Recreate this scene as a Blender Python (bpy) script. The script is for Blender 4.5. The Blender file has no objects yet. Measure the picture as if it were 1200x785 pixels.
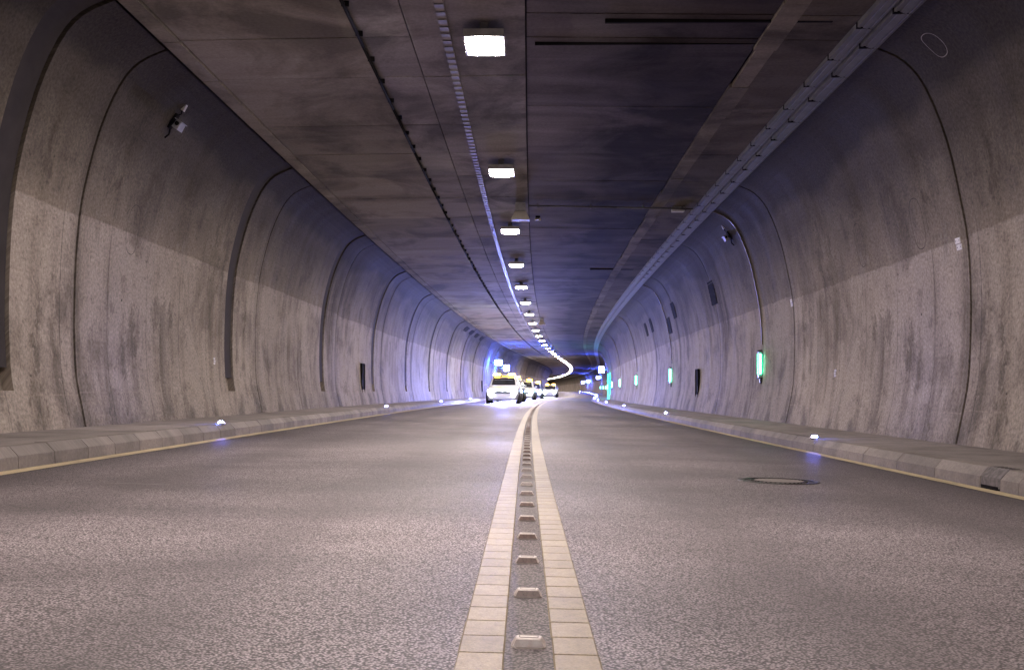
import bpy, bmesh, math, random
from mathutils import Vector
R = random.Random(7)
scene = bpy.context.scene
C = scene.collection

# ------------------------------------------------------------------ camera, sky, exposure
cd = bpy.data.cameras.new('camera'); cam = bpy.data.objects.new('camera', cd); C.objects.link(cam)
cam.location = (0, 0, 0.70); cam.rotation_euler = (math.radians(90), 0, 0)
cd.sensor_width = 36; cd.lens = 39.0; cd.shift_y = 0.0552; cd.clip_start = 0.05; cd.clip_end = 2000
scene.camera = cam
scene.view_settings.view_transform = 'Standard'; scene.view_settings.look = 'None'
scene.view_settings.gamma = 1.0; scene.view_settings.exposure = 0.0
scene.render.engine = 'CYCLES'
cy = scene.cycles
cy.use_denoising = True; cy.max_bounces = 7; cy.diffuse_bounces = 5; cy.glossy_bounces = 3
cy.sample_clamp_indirect = 6.0; cy.sample_clamp_direct = 0.0; cy.caustics_reflective = False; cy.caustics_refractive = False
try: cy.use_light_tree = True
except Exception: pass
w = bpy.data.worlds.new('World'); scene.world = w; w.use_nodes = True
nt = w.node_tree; bg = nt.nodes['Background']; bg.inputs['Strength'].default_value = 0.05
sky = nt.nodes.new('ShaderNodeTexSky'); sky.sky_type = 'NISHITA'; sky.sun_disc = False
sky.sun_elevation = math.radians(-6); sky.sun_rotation = math.radians(200)      # night outside the tunnel
nt.links.new(sky.outputs[0], bg.inputs[0])

LAMP = 400.0          # radiance of the ceiling lamps
LAMP_COL = (1.0, 0.87, 0.81)
LED_COL = (0.16, 0.22, 1.0)

# ------------------------------------------------------------------ the road's path
TH0, X0, CF = 0.01083, 0.00975, 0.0227
KN = [-5, 0, 20, 40, 60, 80, 100, 120, 140, 160, 190, 220, 260, 320, 420, 450, 560]
KK = [-.1691, .1757, .5204, .6352, .5243, .667, .7641, .6014, -.034, -.5958, -.6495, -.3004, -.2657, -.4601, -.6322, -1.6, -3.0]
KG = [.043, -.0048, -.0536, -.0821, -.1228, -.132, .0003, .2587, .5295, .6716, .5776, .2807, -.1032, -.5123, -.9091, -.6, 0.]
def interp(x, xs, ys):
    if x <= xs[0]: return ys[0]
    for i in range(len(xs) - 1):
        if x <= xs[i + 1]:
            return ys[i] + (ys[i + 1] - ys[i]) * (x - xs[i]) / (xs[i + 1] - xs[i])
    return ys[-1]
PTS = []
_x, _y, _z, _t, _g = X0, 0., 0., TH0, 0.
for _i in range(1080):
    _s = _i * .5
    _t += interp(_s, KN, KK) / 1000 * .5
    _x += math.sin(_t) * .5; _y += math.cos(_t) * .5
    _g += interp(_s, KN, KG) / 1000 * .05
    _z += _g * .5
    PTS.append((_x, _y, _z, _t))
def at(s):
    if s <= 0:
        x, y, z, t = PTS[0]
        return x + math.sin(t) * s, y + math.cos(t) * s, z, t
    k = min(s / .5, len(PTS) - 1.001); i = int(k); f = k - i
    a, b = PTS[i], PTS[i + 1]
    return tuple(a[j] + (b[j] - a[j]) * f for j in range(4))
def P(s, d, z):
    x, y, zz, t = at(s)
    return (x + d * math.cos(t), y - d * math.sin(t), zz + z)
def rz(d): return -CF * d
S_BACK, S_END = -34.0, 520.0

# ------------------------------------------------------------------ helpers
def link(o, parent=None):
    C.objects.link(o)
    if parent is not None: o.parent = parent
    return o
def mesh(name, verts, faces, mat, parent=None, uv=None, smooth=False):
    me = bpy.data.meshes.new(name); me.from_pydata(verts, [], faces)
    if uv:
        ul = me.uv_layers.new(name='UVMap')
        for l in me.loops: ul.data[l.index].uv = uv[l.vertex_index]
    if smooth:
        for p in me.polygons: p.use_smooth = True
    if mat is not None: me.materials.append(mat)
    me.update()
    return link(bpy.data.objects.new(name, me), parent)
def tag(o, label=None, cat=None, group=None, kind=None):
    if label: o['label'] = label
    if cat: o['category'] = cat
    if group: o['group'] = group
    if kind: o['kind'] = kind
    return o
def empty(name, s, d, z, tilt=0.0, label=None, cat=None, group=None):
    o = bpy.data.objects.new(name, None); C.objects.link(o)
    o.location = P(s, d, z); o.rotation_euler = (0, tilt, -at(s)[3]); o.empty_display_size = .1
    return tag(o, label, cat, group)
def copy_tree(o, parent=None):
    c = o.copy(); C.objects.link(c)
    if parent is not None: c.parent = parent
    for ch in list(o.children): copy_tree(ch, c)
    return c
def relocate(o, s, d, z, tilt=0.0):
    o.location = P(s, d, z); o.rotation_euler = (0, tilt, -at(s)[3])
class MB:
    def __init__(self): self.v, self.f, self.uv = [], [], []
    def box(self, x0, x1, y0, y1, z0, z1, ch=0.0):
        n = len(self.v)
        self.v += [(x0, y0, z0), (x1, y0, z0), (x1, y1, z0), (x0, y1, z0), (x0 + ch, y0 + ch, z1), (x1 - ch, y0 + ch, z1), (x1 - ch, y1 - ch, z1), (x0 + ch, y1 - ch, z1)]
        self.f += [tuple(n + i for i in q) for q in ((3, 2, 1, 0), (4, 5, 6, 7), (0, 1, 5, 4), (1, 2, 6, 5), (2, 3, 7, 6), (3, 0, 4, 7))]
        return self
    def pbox(self, s0, s1, d0, d1, z0, z1):          # box in path coordinates; z may be functions of d
        n = len(self.v); g = lambda z, d: z(d) if callable(z) else z
        for zz in (z0, z1):
            for s, d in ((s0, d0), (s0, d1), (s1, d1), (s1, d0)):
                self.v.append(P(s, d, g(zz, d))); self.uv.append((s, d))
        self.f += [tuple(n + i for i in q) for q in ((3, 2, 1, 0), (4, 5, 6, 7), (0, 1, 5, 4), (1, 2, 6, 5), (2, 3, 7, 6), (3, 0, 4, 7))]
        return self
    def cyl(self, a, b, r, n=8, r2=None, cap=True):
        a, b = Vector(a), Vector(b); r2 = r if r2 is None else r2
        ax = (b - a).normalized(); u = ax.orthogonal().normalized(); v = ax.cross(u); k = len(self.v)
        for c, rr in ((a, r), (b, r2)):
            for i in range(n):
                t = 2 * math.pi * i / n; self.v.append(tuple(c + u * (rr * math.cos(t)) + v * (rr * math.sin(t))))
        for i in range(n):
            j = (i + 1) % n; self.f.append((k + i, k + j, k + n + j, k + n + i))
        if cap: self.f += [tuple(k + i for i in reversed(range(n))), tuple(k + n + i for i in range(n))]
        return self
    def build(self, name, mat, parent=None, smooth=False):
        return mesh(name, self.v, self.f, mat, parent, self.uv if len(self.uv) == len(self.v) and self.uv else None, smooth)
def srange(a, b, step):
    n = max(1, math.ceil((b - a) / step - 1e-6)); return [a + (b - a) * i / n for i in range(n + 1)]
def sweep(name, prof, ss, mat, parent=None, smooth=False, closed=False, caps=False, flip=False):
    """prof: list of (d, z); swept along the path; UV = (s, length along the profile)"""
    L = [0.]
    for a, b in zip(prof, prof[1:]): L.append(L[-1] + math.hypot(b[0] - a[0], b[1] - a[1]))
    v, uv, f = [], [], []; n = len(prof)
    for s in ss:
        for (d, z), l in zip(prof, L): v.append(P(s, d, z)); uv.append((s, l))
    m = n if closed else n - 1
    for i in range(len(ss) - 1):
        for j in range(m):
            k = (j + 1) % n; q = (i * n + j, i * n + k, (i + 1) * n + k, (i + 1) * n + j)
            f.append(q[::-1] if flip else q)
    if caps: f += [tuple(range(n)), tuple((len(ss) - 1) * n + j for j in reversed(range(n)))]
    return mesh(name, v, f, mat, parent, uv, smooth)
UNITS = ['', 'first', 'second', 'third', 'fourth', 'fifth', 'sixth', 'seventh', 'eighth', 'ninth', 'tenth', 'eleventh', 'twelfth', 'thirteenth', 'fourteenth', 'fifteenth', 'sixteenth', 'seventeenth', 'eighteenth', 'nineteenth']
TENS = {2: ('twentieth', 'twenty'), 3: ('thirtieth', 'thirty'), 4: ('fortieth', 'forty'), 5: ('fiftieth', 'fifty'), 6: ('sixtieth', 'sixty'), 7: ('seventieth', 'seventy'), 8: ('eightieth', 'eighty')}
def nth(n):
    if n < 20: return UNITS[n]
    a, b = divmod(n, 10); return TENS[a][0] if b == 0 else TENS[a][1] + '-' + UNITS[b]

# ------------------------------------------------------------------ materials
class NT:
    def __init__(self, name):
        self.m = bpy.data.materials.new(name); self.m.use_nodes = True
        self.t = self.m.node_tree; self.b = self.t.nodes['Principled BSDF']; self._uv = None
    def n(self, typ, **kw):
        x = self.t.nodes.new(typ)
        for k, v in kw.items(): setattr(x, k, v)
        return x
    def lk(self, a, b): self.t.links.new(a, b)
    def setin(self, sock, v):
        if hasattr(v, 'is_linked'): self.lk(v, sock)
        else: sock.default_value = v
    def math(self, op, a, b=0.0, c=None, clamp=False):
        x = self.n('ShaderNodeMath', operation=op, use_clamp=clamp)
        self.setin(x.inputs[0], a); self.setin(x.inputs[1], b)
        if c is not None: self.setin(x.inputs[2], c)
        return x.outputs[0]
    def uv(self):
        if not self._uv:
            self._uv = self.n('ShaderNodeUVMap').outputs[0]
            sp = self.n('ShaderNodeSeparateXYZ'); self.lk(self._uv, sp.inputs[0]); self.s, self.tt = sp.outputs[0], sp.outputs[1]
        return self._uv
    def obj(self): return self.n('ShaderNodeTexCoord').outputs['Object']
    def mapv(self, vec, sc, loc=(0, 0, 0)):
        x = self.n('ShaderNodeMapping'); self.lk(vec, x.inputs[0]); x.inputs['Scale'].default_value = sc; x.inputs['Location'].default_value = loc
        return x.outputs[0]
    def noise(self, vec, scale=1.0, detail=6, rough=.6, dist=0.0):
        x = self.n('ShaderNodeTexNoise'); self.lk(vec, x.inputs['Vector'])
        x.inputs['Scale'].default_value = scale; x.inputs['Detail'].default_value = detail; x.inputs['Roughness'].default_value = rough; x.inputs['Distortion'].default_value = dist
        return x.outputs[0]
    def voro(self, vec, scale, feature='F1'):
        x = self.n('ShaderNodeTexVoronoi', feature=feature); self.lk(vec, x.inputs['Vector']); x.inputs['Scale'].default_value = scale
        return x
    def ramp(self, fac, a, b, lo=0.0, hi=1.0):
        x = self.n('ShaderNodeMapRange', clamp=True); self.setin(x.inputs[0], fac)
        for i, v in enumerate((a, b, lo, hi)): x.inputs[i + 1].default_value = v
        return x.outputs[0]
    def mix(self, fac, a, b, mode='MIX'):
        x = self.n('ShaderNodeMix', data_type='RGBA', blend_type=mode, clamp_factor=True)
        self.setin(x.inputs[0], fac)
        for s, v in ((x.inputs[6], a), (x.inputs[7], b)):
            if hasattr(v, 'is_linked'): self.lk(v, s)
            else: s.default_value = (*v, 1) if len(v) == 3 else v
        return x.outputs[2]
    def grey(self, v):
        x = self.n('ShaderNodeCombineColor')
        for i in range(3): self.lk(v, x.inputs[i])
        return x.outputs[0]
    def rand(self): return self.n('ShaderNodeObjectInfo').outputs['Random']
    def bump(self, h, strength=.3, dist=.01, prev=None):
        x = self.n('ShaderNodeBump'); self.lk(h, x.inputs['Height']); x.inputs['Strength'].default_value = strength; x.inputs['Distance'].default_value = dist
        if prev is not None: self.lk(prev, x.inputs['Normal'])
        return x.outputs[0]
    def out(self, col, rough=.8, normal=None, spec=.4, metal=0.0):
        self.setin(self.b.inputs['Base Color'], col if hasattr(col, 'is_linked') else (*col, 1))
        self.setin(self.b.inputs['Roughness'], rough); self.b.inputs['Specular IOR Level'].default_value = spec
        self.b.inputs['Metallic'].default_value = metal
        if normal is not None: self.lk(normal, self.b.inputs['Normal'])
        return self.m
def mk_plain(name, col, rough=.6, metal=0.0, var=.25, scale=9.0, spec=.4):
    k = NT(name); n = k.noise(k.obj(), scale, 6); v = k.ramp(n, .3, .7, 1 - var, 1 + var)
    return k.out(k.mix(1.0, col, k.grey(v), 'MULTIPLY'), k.ramp(n, .3, .7, rough - .08, rough + .08), k.bump(n, .12, .004), spec, metal)
def mk_emit(name, col, strength, base=(.8, .8, .8)):
    k = NT(name); k.out(base, .3); k.b.inputs['Emission Color'].default_value = (*col, 1); k.b.inputs['Emission Strength'].default_value = strength
    return k.m

def mk_wall(name, t_paint, t_soot_shade, s_joint):
    k = NT(name); uv = k.uv(); s, t = k.s, k.tt
    streak = k.noise(k.mapv(uv, (1.9, .16, 1)), 1.0, 7, .62, .12)
    fine = k.noise(k.mapv(uv, (9, 1.1, 1), (3, 0, 0)), 1.0, 5, .6)
    cloud = k.noise(k.mapv(uv, (.33, .45, 1), (11, 4, 0)), 1.0, 6, .6, .6)
    grain = k.noise(uv, 24.0, 6, .65)
    wob = k.noise(k.mapv(uv, (.5, .2, 1), (5, 9, 0)), 1.0, 4)
    # lower coat of pale paint over the raw concrete
    edge = k.math('ADD', t, k.math('MULTIPLY', k.math('SUBTRACT', wob, .5), .10))
    edge = k.math('ADD', edge, k.math('MULTIPLY', k.math('SUBTRACT', k.rand(), .5), .10))
    low = k.ramp(edge, t_paint - .012, t_paint + .012, 1, 0)
    base = k.mix(low, (.28, .238, .19), (.425, .368, .315))
    blot = k.noise(k.mapv(uv, (.95, .70, 1), (31, 8, 0)), 1.0, 9, .70, .35)
    base = k.mix(k.ramp(blot, .50, .64, 0, .60), base, (.130, .108, .086))
    base = k.mix(k.ramp(blot, .45, .32, 0, .5), base, (.38, .34, .295))
    # grey blotches and vertical run marks
    base = k.mix(k.math('MULTIPLY', k.ramp(streak, .50, .66), k.ramp(cloud, .42, .62, .0, .75)), base, (.10, .085, .07))
    base = k.mix(k.math('MULTIPLY', k.math('MULTIPLY', k.ramp(fine, .55, .72), k.ramp(blot, .42, .6)), .5), base, (.12, .105, .09))
    base = k.mix(k.math('MULTIPLY', k.ramp(cloud, .45, .7), .35), base, (.20, .165, .125))
    wash = k.noise(k.mapv(uv, (3.2, .35, 1), (21, 2, 0)), 1.0, 6, .7)
    pale = k.math('MULTIPLY', k.ramp(wash, .64, .72), k.math('MULTIPLY', k.ramp(t, t_paint + .1, t_paint + .8, .0, .55), k.ramp(cloud, .42, .6)))
    base = k.mix(k.math('MULTIPLY', pale, .7), base, (.40, .36, .32))
    patch = k.noise(k.mapv(uv, (.75, .5, 1), (41, 17, 0)), 1.0, 9, .72, .3)
    base = k.mix(k.math('MULTIPLY', k.ramp(patch, .555, .575), k.ramp(streak, .35, .6, .12, .5)), base, (.085, .071, .058))
    base = k.mix(k.math('MULTIPLY', k.ramp(patch, .40, .385), k.ramp(streak, .3, .6, .1, .4)), base, (.36, .325, .29))
    spots = k.noise(uv, 7.0, 8, .75)
    base = k.mix(k.ramp(spots, .55, .68, 0, .65), base, (.085, .072, .060))
    # exhaust soot and painted lamp cut-off shade under the ceiling, with its wavy lower margin
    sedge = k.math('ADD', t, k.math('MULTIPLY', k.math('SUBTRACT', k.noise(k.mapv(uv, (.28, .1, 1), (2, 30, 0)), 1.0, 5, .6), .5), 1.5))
    soot_shade = k.math('MULTIPLY', k.ramp(sedge, t_soot_shade - .10, t_soot_shade + .12, 0, .97), k.ramp(k.rand(), 0, 1, .9, 1.0))
    base = k.mix(soot_shade, base, (.014, .011, .0095))
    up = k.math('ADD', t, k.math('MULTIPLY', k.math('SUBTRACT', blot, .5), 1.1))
    base = k.mix(k.ramp(up, t_paint - .1, t_soot_shade - .3, 0, .78), base, (.060, .050, .041))
    jd = k.math('MULTIPLY', k.math('ABSOLUTE', k.math('SUBTRACT', k.math('FRACT', k.math('ADD', k.math('DIVIDE', k.math('SUBTRACT', s, s_joint), 8.95), .5)), .5)), 8.95)
    leak = k.math('MULTIPLY', k.ramp(k.math('ADD', jd, k.math('MULTIPLY', fine, .5)), .25, .75, 1, 0), k.ramp(streak, .40, .58, .1, .8))
    base = k.mix(k.math('MULTIPLY', leak, .75), base, (.075, .062, .050))
    rust = k.noise(k.mapv(uv, (2.6, .22, 1), (51, 3, 0)), 1.0, 6, .65)
    base = k.mix(k.math('MULTIPLY', k.ramp(rust, .62, .72), k.ramp(cloud, .45, .6, 0, .6)), base, (.19, .135, .085))
    # splash dirt at the foot and a faint pale pour line
    foot = k.math('MULTIPLY', k.ramp(k.math('ADD', t, k.math('MULTIPLY', streak, -.7)), -.3, .45, 1, 0), k.ramp(blot, .42, .62, .1, .95))
    base = k.mix(k.math('MULTIPLY', foot, .8), base, (.13, .115, .105))
    line = k.math('MULTIPLY', k.math('COMPARE', edge, .55, .010), k.ramp(blot, .42, .54, .0, .35))
    base = k.mix(line, base, (.40, .34, .28))
    # shuttering seams about every metre and a half
    fr = k.math('FRACT', k.math('ADD', k.math('DIVIDE', s, 1.49), k.math('MULTIPLY', wob, .03)))
    seam = k.math('MULTIPLY', k.math('COMPARE', fr, .5, .0055), k.ramp(cloud, .36, .52, .15, .9))
    base = k.mix(k.math('MULTIPLY', seam, .75), base, (.07, .06, .055))
    # blow holes
    v = k.voro(k.mapv(uv, (1, 1, 1)), 2.3); hole = k.math('MULTIPLY', k.ramp(v.outputs['Distance'], .030, .055, 1, 0), k.ramp(wash, .5, .56))
    base = k.mix(k.math('MULTIPLY', hole, .85), base, (.03, .027, .025))
    base = k.mix(1.0, base, k.grey(k.ramp(grain, .30, .70, .64, 1.34)), 'MULTIPLY')
    base = k.mix(1.0, base, k.grey(k.ramp(k.rand(), 0, 1, .84, 1.12)), 'MULTIPLY')
    h = k.math('ADD', k.math('MULTIPLY', grain, .5), k.math('ADD', k.math('MULTIPLY', streak, .6), k.math('MULTIPLY', seam, -.8)))
    nrm = k.bump(k.math('ADD', h, k.math('MULTIPLY', spots, -.6)), .55, .018)
    return k.out(base, k.ramp(streak, .3, .7, .74, .92), nrm, .10)

def mk_ceiling(name, col, dark, glow_edge=None):
    k = NT(name); uv = k.uv()
    lay = k.noise(k.mapv(uv, (1.3, .30, 1)), 1.0, 8, .66, .9)       # board marks run across the road
    cloud = k.noise(k.mapv(uv, (.45, .6, 1), (7, 3, 0)), 1.0, 6, .62, .6)
    grain = k.noise(uv, 22.0, 5, .65)
    base = k.mix(k.ramp(lay, .40, .74, 0, .8), col, dark)
    base = k.mix(k.math('MULTIPLY', k.ramp(cloud, .46, .62), .75), base, tuple(c * .5 for c in dark))
    if glow_edge:                        # lamp glow painted in: the sooty slab pales towards the lamp row, ragged margin
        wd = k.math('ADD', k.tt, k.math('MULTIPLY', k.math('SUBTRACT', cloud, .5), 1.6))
        base = k.mix(k.ramp(wd, .1, 1.7, .85, 0), base, k.mix(k.ramp(lay, .40, .72), glow_edge, tuple(c * .62 for c in glow_edge)))
    base = k.mix(1.0, base, k.grey(k.ramp(grain, .25, .75, .8, 1.2)), 'MULTIPLY')
    base = k.mix(1.0, base, k.grey(k.ramp(k.rand(), 0, 1, .82, 1.15)), 'MULTIPLY')
    return k.out(base, k.ramp(lay, .3, .7, .8, .95), k.bump(k.math('ADD', k.math('MULTIPLY', lay, .7), k.math('MULTIPLY', grain, .4)), .4, .012), .06)

def mk_asphalt():
    k = NT('asphalt'); uv = k.uv(); s, t = k.s, k.tt
    v = k.voro(uv, 112.0); v2 = k.voro(k.mapv(uv, (1, 1, 1), (4, 7, 0)), 75.0)
    g = k.noise(uv, 150.0, 3, .7)
    band = k.noise(k.mapv(uv, (.32, .10, 1)), 1.0, 5, .55, .3)
    ripple = k.noise(k.mapv(uv, (.11, .03, 1), (9, 0, 0)), 1.0, 4, .55)
    patch = k.noise(k.mapv(uv, (.8, .8, 1), (3, 3, 0)), 1.0, 6, .6)
    base = k.mix(k.ramp(v.outputs['Distance'], .22, .62), (.41, .352, .362), (.058, .049, .050))
    base = k.mix(k.math('MULTIPLY', k.ramp(v2.outputs['Color'], .80, .93), .6), base, (.24, .22, .215))
    base = k.mix(k.math('MULTIPLY', k.ramp(v2.outputs['Color'], .02, .16, 1, 0), .6), base, (.025, .022, .023))
    base = k.mix(1.0, base, k.grey(k.ramp(g, .3, .7, .7, 1.3)), 'MULTIPLY')
    base = k.mix(1.0, base, k.grey(k.ramp(band, .33, .66, .74, 1.22)), 'MULTIPLY')
    base = k.mix(1.0, base, k.grey(k.ramp(patch, .3, .7, .80, 1.18)), 'MULTIPLY')
    tr = k.math('ABSOLUTE', k.math('SUBTRACT', k.math('ABSOLUTE', k.math('SUBTRACT', k.math('ABSOLUTE', k.math('ADD', t, .05)), 1.85)), .78))
    tr = k.math('ADD', tr, k.math('MULTIPLY', k.math('SUBTRACT', patch, .5), .7))
    base = k.mix(k.ramp(tr, .0, .42, .42, 0), base, (.085, .073, .073))
    sm = k.noise(k.mapv(uv, (.55, .22, 1), (71, 5, 0)), 1.0, 7, .62, .8)
    base = k.mix(k.ramp(sm, .54, .66, 0, .30), base, (.055, .047, .048))
    scr = k.noise(k.mapv(uv, (7, .22, 1), (13, 2, 0)), 1.0, 4, .6, .2)
    base = k.mix(k.math('MULTIPLY', k.ramp(scr, .70, .74), .45), base, (.36, .33, .32))
    mid = k.math('MULTIPLY', k.math('COMPARE', t, .002, .068), .62)
    base = k.mix(k.math('MULTIPLY', mid, k.ramp(patch, .3, .6, .85, 1.3)), base, (.42, .38, .38), 'MULTIPLY')
    # grime that gathers beside the kerbs; cleaner wheel tracks
    ad = k.math('ABSOLUTE', k.math('ADD', t, .14)); ad = k.math('ADD', ad, k.math('MULTIPLY', k.math('SUBTRACT', patch, .5), .9))
    base = k.mix(k.ramp(ad, 2.9, 3.7, 0, .62), base, (.035, .030, .031))
    crk = k.voro(k.mapv(uv, (.16, .5, 1), (1.3, .2, 0)), 1.0, 'DISTANCE_TO_EDGE')
    wig = k.math('ADD', crk.outputs['Distance'], k.math('MULTIPLY', k.math('SUBTRACT', patch, .5), .05))
    crack = k.math('MULTIPLY', k.math('COMPARE', wig, .004, .0014), k.ramp(ripple, .49, .56))
    base = k.mix(k.math('MULTIPLY', crack, .4), base, (.03, .022, .022))
    pol = k.math('ADD', k.math('MULTIPLY', band, .5), k.math('MULTIPLY', ripple, .5))
    h = k.math('ADD', k.math('MULTIPLY', v.outputs['Distance'], -.8), k.math('MULTIPLY', g, .5))
    return k.out(base, k.ramp(pol, .38, .62, .50, .76), k.bump(h, .6, .006), .4)

def mk_paint(name, col, dirt, grooves=False):
    k = NT(name); uv = k.uv()
    n = k.noise(uv, 26.0, 7, .7); c = k.noise(k.mapv(uv, (1.6, 5, 1)), 1.0, 6, .65); g = k.noise(uv, 120, 3)
    base = k.mix(k.ramp(n, .42, .70), col, tuple(a * .72 for a in col))
    base = k.mix(k.math('MULTIPLY', k.ramp(c, .50, .70), .7), base, dirt)
    wr = k.noise(k.mapv(uv, (1, 1, 1), (7, 3, 0)), 55.0, 5, .75); wz = k.noise(k.mapv(uv, (.9, 3, 1), (17, 1, 0)), 1.0, 5, .6)
    base = k.mix(k.math('MULTIPLY', k.ramp(wr, .56, .66), k.ramp(wz, .40, .62, .15, .8)), base, (.085, .072, .066))
    base = k.mix(1.0, base, k.grey(k.ramp(g, .3, .7, .82, 1.15)), 'MULTIPLY')
    base = k.mix(1.0, base, k.grey(k.ramp(k.rand(), 0, 1, .88, 1.1)), 'MULTIPLY')
    return k.out(base, .55, k.bump(k.math('ADD', n, g), .4, .004), .4)

def mk_stone(name, col):
    k = NT(name); uv = k.uv(); n = k.noise(uv, 30, 6, .65); c = k.noise(uv, 2.2, 6, .6, .3)
    base = k.mix(k.ramp(c, .4, .7), col, tuple(a * .62 for a in col))
    base = k.mix(1.0, base, k.grey(k.ramp(n, .25, .75, .75, 1.22)), 'MULTIPLY')
    base = k.mix(1.0, base, k.grey(k.ramp(k.rand(), 0, 1, .78, 1.15)), 'MULTIPLY')
    return k.out(base, .75, k.bump(n, .4, .005), .35)

def arc_len(prof):
    L = [0.]
    for a, b in zip(prof, prof[1:]): L.append(L[-1] + math.hypot(b[0] - a[0], b[1] - a[1]))
    return L
def smooth_prof(pts, n=4):
    out = []
    for i in range(len(pts) - 1):
        p0 = pts[max(i - 1, 0)]; p1 = pts[i]; p2 = pts[i + 1]; p3 = pts[min(i + 2, len(pts) - 1)]
        for j in range(n):
            u = j / n
            out.append(tuple(.5 * (2 * p1[q] + (p2[q] - p0[q]) * u + (2 * p0[q] - 5 * p1[q] + 4 * p2[q] - p3[q]) * u * u + (3 * p1[q] - p0[q] - 3 * p2[q] + p3[q]) * u ** 3) for q in (0, 1)))
    return out + [pts[-1]]
PL = [(-5.41, .12), (-5.43, .27), (-5.475, .52), (-5.515, .71), (-5.55, .961), (-5.57, 1.48), (-5.556, 2.16), (-5.519, 2.69), (-5.443, 3.2), (-5.248, 3.92), (-5.005, 4.461), (-4.763, 4.741), (-4.43, 4.895)]
PR = [(5.15, -.08), (5.174, .07), (5.281, .585), (5.334, 1.0), (5.355, 1.78), (5.317, 2.51), (5.219, 3.064), (5.063, 3.73), (4.809, 4.359), (4.555, 4.675), (4.239, 4.834), (4.05, 4.885)]
PROF_L, PROF_R = smooth_prof(PL, 3), smooth_prof(PR, 3)
LEN_L, LEN_R = arc_len(PROF_L), arc_len(PROF_R)
def t_of_z(prof, L, z):
    for i in range(len(prof) - 1):
        if prof[i][1] <= z <= prof[i + 1][1]:
            return L[i] + (L[i + 1] - L[i]) * (z - prof[i][1]) / (prof[i + 1][1] - prof[i][1])
    return L[-1]
def on_prof(prof, z):
    for i in range(len(prof) - 1):
        if prof[i][1] <= z <= prof[i + 1][1]:
            a, b = prof[i], prof[i + 1]; f = (z - a[1]) / (b[1] - a[1])
            return a[0] + (b[0] - a[0]) * f, math.atan2(b[0] - a[0], b[1] - a[1])   # d, lean of the wall there
    return prof[-1][0], 0.0

M = {}
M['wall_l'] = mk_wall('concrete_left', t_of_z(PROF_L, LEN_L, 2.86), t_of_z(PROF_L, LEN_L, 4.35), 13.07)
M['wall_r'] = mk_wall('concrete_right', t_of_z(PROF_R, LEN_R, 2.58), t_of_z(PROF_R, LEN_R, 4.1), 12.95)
M['shell'] = mk_plain('dark_backing', (.02, .019, .018), .9)
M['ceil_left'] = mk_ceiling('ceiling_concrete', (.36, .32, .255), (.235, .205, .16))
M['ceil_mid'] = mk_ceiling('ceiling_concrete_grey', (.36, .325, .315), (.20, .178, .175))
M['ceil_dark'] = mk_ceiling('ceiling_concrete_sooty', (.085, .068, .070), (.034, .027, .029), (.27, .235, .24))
M['ceil_light'] = mk_ceiling('ceiling_strip_concrete', (.24, .205, .165), (.12, .10, .082))
M['ceil_strip'] = mk_ceiling('ceiling_concrete_edge', (.155, .13, .105), (.075, .062, .05))
M['asphalt'] = mk_asphalt()
M['yellow'] = mk_paint('yellow_marking', (.31, .25, .165), (.19, .155, .125))
M['yellow_edge'] = mk_paint('yellow_edge_marking', (.56, .46, .29), (.24, .195, .14))
M['kerb'] = mk_stone('kerb_stone', (.235, .205, .188))
M['pave'] = mk_stone('pavement_concrete', (.31, .275, .26))
M['stud'] = mk_plain('stud_ceramic', (.47, .41, .385), .45, 0, .2, 60)
M['face_shade'] = mk_plain('brown_face_shade', (.13, .088, .078), .35, 0, .35, 90, .4)  # painted shade for the end faces of the studs
M['duct'] = mk_plain('painted_duct', (.37, .335, .31), .8, 0, .2, 6, .1)
M['steel'] = mk_plain('galvanised_steel', (.15, .142, .145), .6, .3, .3, 5)
M['cover'] = mk_plain('duct_cover_steel', (.055, .048, .050), .85, 0, .2, 3, .08)
M['dark'] = mk_plain('black_steel', (.015, .0135, .014), .9, .0, .25, 9, .03)
M['iron'] = mk_plain('cast_iron', (.055, .05, .05), .45, .5, .35, 30)
M['lampbody'] = mk_plain('lamp_housing', (.35, .34, .33), .4, .5)
M['white'] = mk_plain('white_plate', (.78, .75, .72), .5, 0, .12, 40)
M['cream'] = mk_plain('cream_enamel', (.50, .46, .40), .5, 0, .12, 12)
M['greyplastic'] = mk_plain('grey_plastic', (.30, .29, .30), .5)
M['seam'] = mk_plain('dark_seam', (.035, .03, .028), .9)
M['seampale'] = mk_plain('pale_seam', (.36, .32, .29), .9)
M['lamp'] = mk_emit('lamp_glass', LAMP_COL, LAMP)
M['led'] = mk_emit('blue_led', (.13, .19, 1.0), 800.0)
M['green'] = mk_emit('green_tube', (.0, 1.0, .50), 14.0)
M['greenwhite'] = mk_emit('green_white_tube', (.35, 1.0, .75), 22.0)
M['exitgreen'] = mk_emit('exit_green', (.0, 1.0, .72), 45.0)
M['signface'] = mk_emit('lit_sign_face', (.85, .92, 1.0), 30.0)
M['signblue'] = mk_emit('lit_blue_side', (.02, .07, 1.0), 3500.0)

M['signblue_far'] = mk_emit('lit_blue_side_far', (.03, .08, 1.0), 14000.0)

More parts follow.
